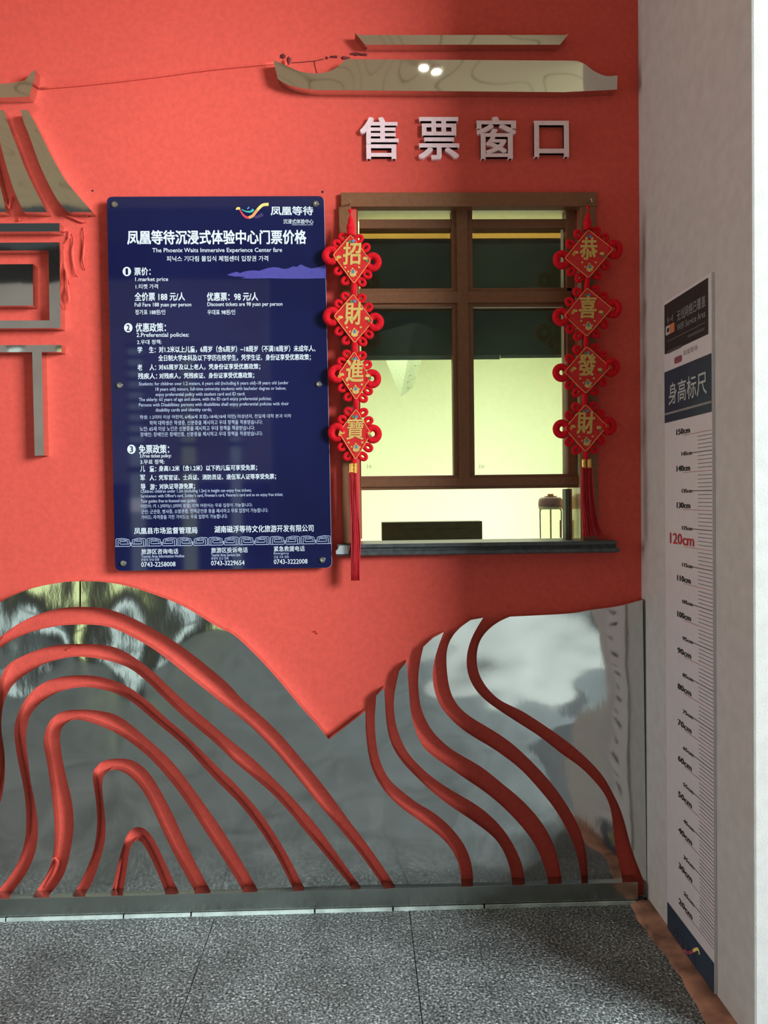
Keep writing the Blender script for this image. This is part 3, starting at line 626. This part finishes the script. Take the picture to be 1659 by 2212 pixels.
# stone sill with moulded ends
zs1 = PW(1000, 1172.5, YW-.045)[1]; zs0 = PW(1000, 1199, YW-.045)[1]; xs0 = PW(729, 1185, YW-.045)[0]; xs1 = PW(1332, 1185, YW-.045)[0]
h = zs1-zs0
prof = [(0, 0), (.032, 0), (.040, .10*h), (.042, .35*h), (.036, .48*h), (.034, .60*h), (.045, .72*h), (.045, h), (-.14, h), (-.14, 0)]
bm = bmesh.new(); n = len(prof)
rr = []
for x, sc in ((xs0+.008, .0), (xs0, .25), (xs0, 1), (xs1, 1)):
    rr.append([bm.verts.new((x if p[0] < .03 else x, YW-p[0]*(1 if p[0] < 0 else 1), zs0+p[1])) for p in prof])
for A, B in zip(rr[1:], rr[2:]):
    for k in range(n):
        if (A[k].co-B[k].co).length > 1e-6: bm.faces.new((A[k], A[(k+1) % n], B[(k+1) % n], B[k]))
for v in rr[0]+rr[1]: bm.verts.remove(v) if not v.link_faces else None
bm.faces.new(rr[2][::-1]); bm.faces.new(rr[3])
sill = mesh_bm('sill', bm, SILL, win)
# light stone end cap
bm = bmesh.new(); capp = [(0, 0), (.012, -.004), (.022, .0), (.024, .4), (.016, .6), (.018, .78), (.006, 1)]
pp = [(729-9+0, 1197), (726, 1190), (731, 1184), (731, 1180), (735, 1179), (753, 1179), (754, 1197)]
prism('sill_end', [PW(a, b, YW-.047) for a, b in ((726, 1197), (725.5, 1190), (730, 1186), (731, 1182), (734, 1178.5), (757, 1178.5), (753, 1197))], YW-.0475, YW-.001, mat('pale_sill_end', (.40, .42, .42), .5, var=.1), win)
prism('sill_end', [(xs1, zs0), (xs1+.012, zs0+.004), (xs1+.010, zs0+.4*h), (xs1+.002, zs0+.5*h), (xs1, zs0+.6*h)], YW-.04, YW-.001, SILL, win)

def blind_mat():
    m = mat('dark_screen_fabric', (.040, .056, .044), .6, var=.35, vscale=2.5, spec=.2)
    n, l = nodes(m); b = n['Principled BSDF']; out = n['Material Output']
    tr = n.new('ShaderNodeBsdfTransparent'); mx = n.new('ShaderNodeMixShader'); mx.inputs[0].default_value = .11
    l.new(b.outputs[0], mx.inputs[1]); l.new(tr.outputs[0], mx.inputs[2]); l.new(mx.outputs[0], out.inputs[0]); return m
bl = thing('roller_blind', 'dark grey-green screen blind half lowered behind the window panes', 'blind', (.37, YW+.09, 1.6))
pbox('blind_fabric', 779, 515, 1216, 768, YW+.100, YW+.1015, blind_mat(), bl)
pbox('bottom_bar', 779, 767, 1080, 777, YW+.098, YW+.104, flat('blind_bar', (.16, .20, .15)), bl, .001)
pbox('bottom_bar', 1081, 766, 1216, 773, YW+.098, YW+.104, flat('blind_bar', (.16, .20, .15)), bl, .001)
# ------------------------------------------------------------------ office behind the window
zc = 2.45; off_y = zc
dd = ray(900, 775); off_y = dd.y*((zc-EYE)/dd.z)
struct(box('wall_1', -1.6, 3.2, off_y, off_y+.1, 0, zc, OFFW)).name = 'wall_office_back'
struct(box('wall_office_left', -1.7, -1.6, YW+.14, off_y, 0, zc, OFFW))
struct(box('wall_office_right', 3.2, 3.3, YW+.14, off_y, 0, zc, OFFW))
struct(box('floor_office', -1.7, 3.3, YW+.14, off_y, -.1, 0, OFFW))
struct(box('ceiling_office', -1.7, 3.3, YW+.14, off_y, zc, zc+.1, OFFC))
# hanging wedge of an office unit
hb = thing('hanging_unit', 'pale wedge-cornered unit hanging from the dark office ceiling behind the left pane', 'appliance', (.1, 5.0, zc))
yh = 5.0
def hp(a, b, y): x, z = PW(a, b, y); return Vector((x, y, z))
bm = bmesh.new()
A, B, Cc, D, E2 = hp(832, 775, yh+.1), hp(884, 775, yh-.1), hp(912, 775, yh+.1), hp(865, 857, yh-.1), hp(890, 840, yh+.1)
def upc(p, q):      # continue the edge q->p up to the ceiling
    t = (zc-.001-p.z)/(p.z-q.z); return p+(p-q)*t
A = upc(A, D); B = B.copy(); B.z = zc-.001; B.x += .05; Cc = upc(Cc, E2); Cc.x = min(Cc.x, B.x+.25)
v = [bm.verts.new(p) for p in (A, B, Cc, D, E2)]
bm.faces.new((v[0], v[3], v[1])); bm.faces.new((v[1], v[3], v[4], v[2])); bm.faces.new((v[0], v[1], v[2])); bm.faces.new((v[0], v[2], v[4], v[3]))
VG = flat('vent_green', (.22, .26, .14))
mesh_bm('casing_shell', bm, flat('pale_green_plastic', (.34, .40, .27)), hb)
for (a, b, c, d) in ((897, 790, 905, 788), (880, 812, 889, 808), (878, 825, 896, 815), (882, 838, 890, 833)):
    bm = bmesh.new(); p0, p1 = hp(a, b, yh-.03), hp(c, d, yh+.0); tube(bm, [p0, p1], .005, 6)
    mesh_bm('vent_slot', bm, VG, hb)
# long black slot tray on a pale ledge
yt_ = YW+.42
tray = thing('slot_box', 'long black box with two thin slots low behind the window, above the sill', 'box', (.36, yt_, .5))
pbox('box_shell', 825, 1127, 1042, 1167, yt_, yt_+.08, DARK, tray, .002)
for a, b in ((860, 928), (942, 1013)):
    pbox('slot', a, 1141.5, b, 1143.5, yt_-.0008, yt_+.002, BLACKP, tray)
pbox('pale_ledge', 825, 1168, 1042, 1172.5, yt_-.004, yt_+.08, flat('pale_ledge', (.62, .68, .48)), tray)
zdesk = PW(1000, 1172.6, yt_-.004)[1]
desk = tag(box('office_counter', -1.0, 2.2, YW+.145, YW+.75, min(zdesk, zs1)-.035, min(zdesk, zs1)-.001, OFFW), 'pale office counter running behind the window sill', 'counter')
ztop = min(zdesk, zs1)-.001
# drink bottle
yb = YW+.20
bx, zb0 = PW(1190, 1171, yb); bx2, zb1 = PW(1190, 1067, yb); zb0 = ztop; sc = (zb1-zb0)/105.0; rr_ = (PW(1216, 1100, yb)[0]-PW(1164, 1100, yb)[0])/2
bot = thing('drink_bottle', 'clear drinking bottle with mauve lid and orange button on the right of the counter', 'bottle', (bx, yb, zb0))
bm = bmesh.new(); lathe(bm, [(rr_*.86, zb0), (rr_*.9, zb0+3*sc), (rr_*.84, zb0+8*sc), (rr_*.9, zb0+14*sc), (rr_*.92, zb0+70*sc), (rr_*.86, zb0+75*sc)], bx, yb, 28)
mesh_bm('body', bm, BGLASS, bot, smooth=True)
bm = bmesh.new(); lathe(bm, [(rr_*.9, zb0+74*sc), (rr_*.93, zb0+76*sc), (rr_*.93, zb0+79*sc), (rr_*.9, zb0+80*sc)], bx, yb, 28)
for k in range(14):
    a = 2*math.pi*k/14; tube(bm, [(bx+rr_*.95*math.cos(a+d), yb+rr_*.95*math.sin(a+d), zb0+z*sc) for d, z in ((0, 74), (.15, 77), (.3, 80))], .0012, 5)
mesh_bm('collar', bm, flat('cream_collar', (.70, .72, .52)), bot)
MAUVE = flat('mauve_lid', (.30, .20, .24))
bm = bmesh.new(); lathe(bm, [(rr_*1.0, zb0+80*sc), (rr_*1.0, zb0+88*sc), (rr_*.94, zb0+95*sc), (rr_*.78, zb0+98*sc), (rr_*.5, zb0+99*sc), (rr_*.5, zb0+101*sc)], bx, yb, 28)
mesh_bm('lid', bm, MAUVE, bot, smooth=True)
bm = bmesh.new(); lathe(bm, [(rr_*.25, zb0+101*sc), (rr_*.25, zb0+105*sc)], bx, yb, 16); mesh_bm('button', bm, flat('orange_button', (.62, .33, .08)), bot)
bm = bmesh.new(); tube(bm, [(bx, yb, zb0+6*sc), (bx, yb, zb0+78*sc)], .003, 8); mesh_bm('straw', bm, flat('straw_cream', (.60, .62, .40)), bot)
bm = bmesh.new(); aa = [(-1.0+.1*k) for k in range(5)]
va = [[bm.verts.new((bx+rr_*.935*math.cos(a+.05), yb+rr_*.935*math.sin(a+.05), zb0+z*sc)) for z in (17, 52)] for a in aa]
for k in range(4): bm.faces.new((va[k][0], va[k+1][0], va[k+1][1], va[k][1]))
mesh_bm('printed_stripe', bm, flat('plum_print', (.10, .07, .09)), bot)

# ------------------------------------------------------------------ knot strings
bmx = bmesh.new()
def loop_mesh(R, r, ex, name):
    bm = bmesh.new(); tube(bm, [(R*math.cos(2*math.pi*k/20), 0, R*ex*math.sin(2*math.pi*k/20)) for k in range(20)], r, 10, True)
    bmesh.ops.recalc_face_normals(bm, faces=bm.faces); me = bpy.data.meshes.new(name); bm.to_mesh(me); bm.free()
    for p in me.polygons: p.use_smooth = True
    me.materials.append(CORD); return me
ML = loop_mesh(.0175, .0110, 1.08, 'cord_loop_large'); MS = loop_mesh(.0088, .0060, 1.3, 'cord_loop')
bmx.free()
MOT = [flat('motif_blue', (.10, .22, .45)), flat('motif_green', (.10, .20, .06)), flat('motif_orange', (.75, .25, .04)), GOLD]
YK = YW-.060
def knot(label, chars, quads, nail, gourd, tas):
    k = thing('knot_hanging', label, 'hanging ornament', (PW(quads[0][0][0], 700, YK)[0], YW-.02, PW(quads[0][0][0], 440, YK)[1]), 'red lucky knot hangings beside the window')
    x, z = PW(*nail, YW-.03); bm = bmesh.new(); tube(bm, [(x, YW-.0, z+.004), (x, YK, z), (x+.001, YK-.004, z-.012)], .0022, 8)
    mesh_bm('nail', bm, NAIL, k)
    bm = bmesh.new()
    pts = [hp(a, b, YK) for a, b in cr(gourd, 5)]
    tube(bm, pts, lambda t: .005+.0085*t-.004*max(0, math.sin(6*t))+.0015*math.sin(20*t), 12)
    mesh_bm('cord_wrap', bm, CORD, k, smooth=True)
    prevb = None
    for ch, q in zip(chars, quads):
        c4 = [hp(a, b, YK) for a, b in q]      # top, right, bottom, left
        c = sum(c4, Vector())/4
        P2 = [(p.x, p.z) for p in c4]
        def ins(s): return [((p[0]-c.x)*s+c.x, (p[1]-c.z)*s+c.z) for p in P2]
        def rnd(P, r):
            out = []
            for i in range(4):
                cc = Vector(P[i]); a = (Vector(P[i-1])-cc).normalized(); b = (Vector(P[(i+1) % 4])-cc).normalized()
                for t in (0, .33, .67, 1): out.append(tuple((1-t)**2*(cc+a*r)+2*t*(1-t)*cc+t*t*(cc+b*r)))
            return out
        pl = prism('plaque', rnd(P2, .007), YK-.003, YK+.003, PLQ, k)
        bm = bmesh.new(); tube(bm, [(a, YK-.0034, b) for a, b in rnd(ins(.965), .006)], .0010, 6, True)
        o = mesh_bm('gold_border', bm, GOLDL); o.parent = pl
        w = .052; hh = .066; zo = .015
        o = text('character', ch, lambda u, v, d: (c.x-w/2+w*u+.004*(v-.5), YK-.0045+.0015*d, c.z+zo-hh/2+hh*v), GOLD, None, .012 if ch == '寶' else .028, .05, 3)
        o.parent = pl
        # money bag and small charms
        bm = bmesh.new()
        def disc(cx, cz, rx, rz, yy=YK-.0042, n=12, wob=0):
            bm.faces.new([bm.verts.new((cx+rx*math.cos(2*math.pi*i/n)*(1+wob*math.sin(3*i)), yy, cz+rz*math.sin(2*math.pi*i/n))) for i in range(n)])
        zz = c.z-.043
        disc(c.x+.002, zz-.004, .0105, .009, wob=.12); disc(c.x+.002, zz+.006, .0085, .003, wob=.2); disc(c.x+.0015, zz+.0105, .0035, .004)
        disc(c.x-.021, zz+.016, .0035, .003, wob=.2); disc(c.x+.021, zz+.016, .0035, .003, wob=.2); disc(c.x+.013, zz+.002, .003, .003); disc(c.x-.012, zz+.003, .0028, .003)
        disc(c.x-.040, c.z+.004, .0075, .005, wob=.2); disc(c.x+.040, c.z, .0075, .005, wob=.2)
        o = mesh_bm('gold_motif', bm, GOLD); o.parent = pl; o['kind'] = 'stuff'
        for mi, (dx, dz, r) in enumerate(((.004, .052, .0045), (-.006, .051, .0045), (-.047, -.002, .005), (.002, -.041, .0045), (.046, -.008, .004))):
            bm = bmesh.new(); disc(c.x+dx, c.z+dz, r, r*1.1, YK-.0046, wob=.2)
            o = mesh_bm('small_motif', bm, MOT[mi % 3]); o.parent = pl
        # loops: two large behind the side corners, two small along each edge
        def put(me, p, ang):
            o = new_obj('cord_loop', me, None); o.parent = k; o.matrix_parent_inverse = Matrix.Translation(-k.location)
            o.location = (p[0], YK+.008, p[1]); o.rotation_euler = (random.uniform(-.15, .15), ang, random.uniform(-.15, .15))
        for i in (1, 3):
            p = Vector(P2[i]); dr = (p-Vector((c.x, c.z))).normalized(); pc = p+dr*.004; put(ML, (pc.x, pc.y), 0)
        for i in range(4):
            a, b = Vector(P2[i]), Vector(P2[(i+1) % 4]); tt = (b-a).normalized(); nn = Vector((-tt.y, tt.x))
            if nn.dot(a-Vector((c.x, c.z))) < 0: nn = -nn
            for t in ((.24, .57) if i in (0, 2) else (.43, .76)):
                p = a.lerp(b, t)+nn*.012; ang = math.atan2(nn.x, nn.y)
                put(MS, (p.x, p.y), ang)
        if prevb is not None or True:
            if prevb is not None:
                bm = bmesh.new(); tube(bm, [prevb+Vector((0, .006, .012)), c4[0]+Vector((0, .006, -.012))], .0085, 12); mesh_bm('cord_link', bm, CORD, k, smooth=True)
        prevb = c4[2]
    # tassel
    tx0, tx1, ty0, ty1, path = tas
    p0 = hp((tx0+tx1)/2, ty0, YK)
    bm = bmesh.new(); tube(bm, [prevb+Vector((0, .006, .012)), p0], .0075, 12); mesh_bm('cord_link', bm, CORD, k, smooth=True)
    wpx = (tx1-tx0)/2
    for s in (-1, 1):
        bm = bmesh.new(); cx_ = (tx0+tx1)/2+s*wpx/2
        a = hp(cx_, ty0, YK); b = hp(cx_, ty1, YK); tube(bm, [a, a.lerp(b, .12), a.lerp(b, .2), a.lerp(b, .8), a.lerp(b, .88), b], lambda t: .0072 if t in (0, 1) or .15 > t or t > .85 else .0064, 12)
        mesh_bm('gold_band', bm, GOLDP, k)
    bm = bmesh.new()
    for i in range(90):
        u = random.uniform(-1, 1); vv = random.uniform(-1, 1); L = []; cut = random.uniform(.93, 1.0) if random.random() < .8 else random.uniform(.8, .95)
        for j, (a, b, w_) in enumerate(path):
            t = j/(len(path)-1)
            if t > cut: break
            p = hp(a+u*w_, b, YK); p.y += vv*.006+(.004*math.sin(i+3*t)); p.x += .0012*math.sin(i*2.1+4*t); L.append(p)
        tube(bm, L, .0011, 4)
    o = mesh_bm('tassel', bm, TAS, k, smooth=True); o['kind'] = 'stuff'
TAS = mat('red_silk_tassel', (.55, .010, .020), .6, var=.2, vscale=300)
def path(pts, n=12):
    return cr(pts, n//(len(pts)-1)+1)
knot('red knot hanging at the left of the window, reading 招財進寶 down four plaques', '招財進寶',
     [[(757, 506), (802, 564), (764.7, 615), (718, 551)], [(763, 634), (807, 694), (766, 743), (720, 683)],
      [(765, 758), (801, 817), (769, 866), (730.7, 807)], [(769, 882), (802.5, 937), (768, 995), (730.7, 934)]],
     (756, 440), [(756, 452), (757, 470), (757, 488), (757, 508)],
     (755, 771, 1001, 1022, path([(763, 1020, 7.5), (764, 1070, 8), (767, 1120, 8.5), (769, 1170, 10), (768, 1215, 9), (768, 1268, 8)])))
knot('red knot hanging at the dark right side of the window, reading 恭喜發財 down four plaques', '恭喜發財',
     [[(1270, 495), (1325.5, 538), (1271, 602.5), (1218, 559)], [(1267.6, 620.6), (1323, 666), (1267.6, 729), (1217, 683)],
      [(1267, 747), (1319.5, 793), (1265, 852), (1217, 804)], [(1264, 872), (1312.7, 920), (1264.5, 978), (1218, 926)]],
     (1271, 438), [(1271, 445), (1270, 462), (1269, 478), (1269, 496)],
     (1255, 1279, 992, 1011, path([(1267, 1010, 11), (1268, 1060, 13), (1271, 1100, 15), (1276, 1130, 17), (1284, 1165, 24)])))

# ------------------------------------------------------------------ height ruler on the pillar
XR = XP-.008
rul = thing('height_ruler', 'tall white height ruler board with blue ends on the grey pillar', 'height chart', (XP, 2.0, .1))
yl, yn = PP(1437, 1100, XR)[0], PP(1539, 1100, XR)[0]
ztopr = PP(1539, 586, XR)[1]
KS = XP/.875
def zk(cm): return EYE+(cm/100-1.343)*KS
prism('ruler_board', [(yl, .016), (yn, .016), (yn, ztopr), (yl, ztopr)], XR, XP-.0005, RULER, rul, 'X')
XT = XR-.0008
def yu(px): return PP(px, 1100, XR)[0]
def pquad(name, y0, y1, z0, z1, m, x=XT): 
    me = bpy.data.meshes.new(name); me.from_pydata([(x, y0, z0), (x, y1, z0), (x, y1, z1), (x, y0, z1)], [], [(0, 1, 2, 3)])
    o = new_obj(name, me, m); setparent(o, rul); return o
def ptext(s, y0, y1, z0, z1, m, bold=.01, x=XT-.0006):
    return text('lettering', s, lambda u, v, d: (x, y0+(y1-y0)*u, z0+(z1-z0)*v), m, rul, bold)
zb_t = PP(1531, 599, XR)[1]; zb_b = PP(1531, 721, XR)[1]
pquad('black_panel', yu(1438), yu(1532), zb_b, zb_t, BLACKP)
ptext('无线网络已覆盖', yu(1466), yu(1527), zb_t-.068, zb_t-.038, GREYP)
ptext('WIFI Service Area', yu(1466), yu(1527), zb_t-.094, zb_t-.076, GREYP)
pquad('rule_line', yu(1444), yu(1527), zb_t-.109, zb_t-.108, GREYP, XT-.0005)
pquad('caption_bar', yu(1488), yu(1525), zb_t-.127, zb_t-.119, flat('dim_caption', (.07, .07, .065)), XT-.0005)
pquad('caption_bar', yu(1444), yu(1474), zb_t-.143, zb_t-.135, flat('dim_caption', (.07, .07, .065)), XT-.0005)
def rq(name, y0, y1, z0, z1, m, x, r=.006):
    P_ = [(y0, z0), (y1, z0), (y1, z1), (y0, z1)]; out = []
    for i in range(4):
        cc = Vector(P_[i]); a = (Vector(P_[i-1])-cc).normalized(); b = (Vector(P_[(i+1) % 4])-cc).normalized()
        for t in (0, .25, .5, .75, 1): out.append(tuple((1-t)**2*(cc+a*r)+2*t*(1-t)*cc+t*t*(cc+b*r)))
    me = bpy.data.meshes.new(name); me.from_pydata([(x, a, b) for a, b in out], [], [tuple(range(len(out)))])
    o = new_obj(name, me, m); setparent(o, rul); return o
ya, yb_ = yu(1441), yu(1460)
rq('orange_badge', ya, yb_, zb_t-.090, zb_t-.064, flat('orange_badge', (.55, .17, .07)), XT-.0005)
rq('white_badge', ya, (ya+yb_)/2, zb_t-.090, zb_t-.064, flat('badge_white', (.42, .40, .38)), XT-.0008)
rq('badge_dot', ya-.010, ya-.026, zb_t-.083, zb_t-.071, BLACKP, XT-.0011, .005)
for i, yy in enumerate((1445, 1448, 1452, 1455)):
    pquad('signal_bar', yu(yy), yu(yy)-.004, zb_t-.058+(.004 if i in (1, 2) else 0), zb_t-.040-(.006 if i in (1, 2) else 0), GREYP, XT-.0005)
zc0 = PP(1539, 762, XR)[1]; zc1 = PP(1539, 889, XR)[1]
ptext('凤凰等待', yu(1478), yu(1509), zb_b-.028, zb_b-.014, flat('faint_logo', (.36, .32, .30)), 0)
rq('small_logo', yu(1459), yu(1475), zb_b-.040, zb_b-.022, flat('logo_plum', (.25, .07, .09)), XT-.0004, .008)
pquad('navy_panel', yl-.001, yn+.001, zc1, zc0, NAVY)
ptext('身高标尺', yu(1447), yu(1529), zc0-.098, zc0-.038, flat('panel_text', (.42, .44, .42)), .012)
pquad('pale_stripe', yl-.001, yn+.001, zc1+.022, zc1+.028, GREYP, XT-.0005)
for cm in range(20, 151):
    zz = zk(cm)
    if cm % 10 == 0:
        pquad('ten_mark', yu(1476), yn, zz-.0008, zz+.0008, PINKP)
        if cm == 120: ptext('120cm', yu(1448), yu(1499), zz+.004, zz+.034, REDP, .012)
        else: ptext('%dcm' % cm, yu(1463), yu(1491.5), zz+.004, zz+.0195, BLACKP, .02)
    elif cm % 5 == 0:
        pquad('five_mark', yu(1496), yn, zz-.0009, zz+.0009, BLACKP)
        ptext('%dcm' % cm, yu(1474), yu(1495.5), zz-.0045, zz+.0055, BLACKP, .02)
bm = bmesh.new()
for cm in range(20, 151):
    if cm % 5: 
        zz = zk(cm); bm.faces.new([bm.verts.new(p) for p in ((XT, yu(1508), zz-.0006), (XT, yn, zz-.0006), (XT, yn, zz+.0006), (XT, yu(1508), zz+.0006))])
mesh_bm('centimetre_marks', bm, BLACKP, rul)
zn = PP(1437, 1941, XR)[1]
pquad('navy_panel', yl-.001, yn+.001, .017, zn, NAVY)
def rstroke(pts, w, m):
    L = [Vector(p) for p in cr(pts, 6)]; n = len(L); vs = []
    for i, p in enumerate(L):
        t = (L[min(n-1, i+1)]-L[max(0, i-1)]).normalized(); q = Vector((-t.y, t.x)); ww = w
        vs += [(XT-.0005, p.x+q.x*ww/2, p.y+q.y*ww/2), (XT-.0005, p.x-q.x*ww/2, p.y-q.y*ww/2)]
    me = bpy.data.meshes.new('panel_logo'); me.from_pydata(vs, [], [(2*i, 2*i+1, 2*i+3, 2*i+2) for i in range(n-1)])
    o = new_obj('panel_logo', me, m); setparent(o, rul)
lc = [PP(a, b, XR) for a, b in ((1478, 2052), (1488, 2058), (1498, 2054), (1508, 2050), (1512, 2062))]
rstroke(lc[:3], .007, LC['red']); rstroke(lc[2:], .008, LC['yellow'])
ptext('凤凰等待', yu(1450), yu(1500), zn-.075, zn-.045, flat('dim_navy_text', (.05, .06, .10)), .01)
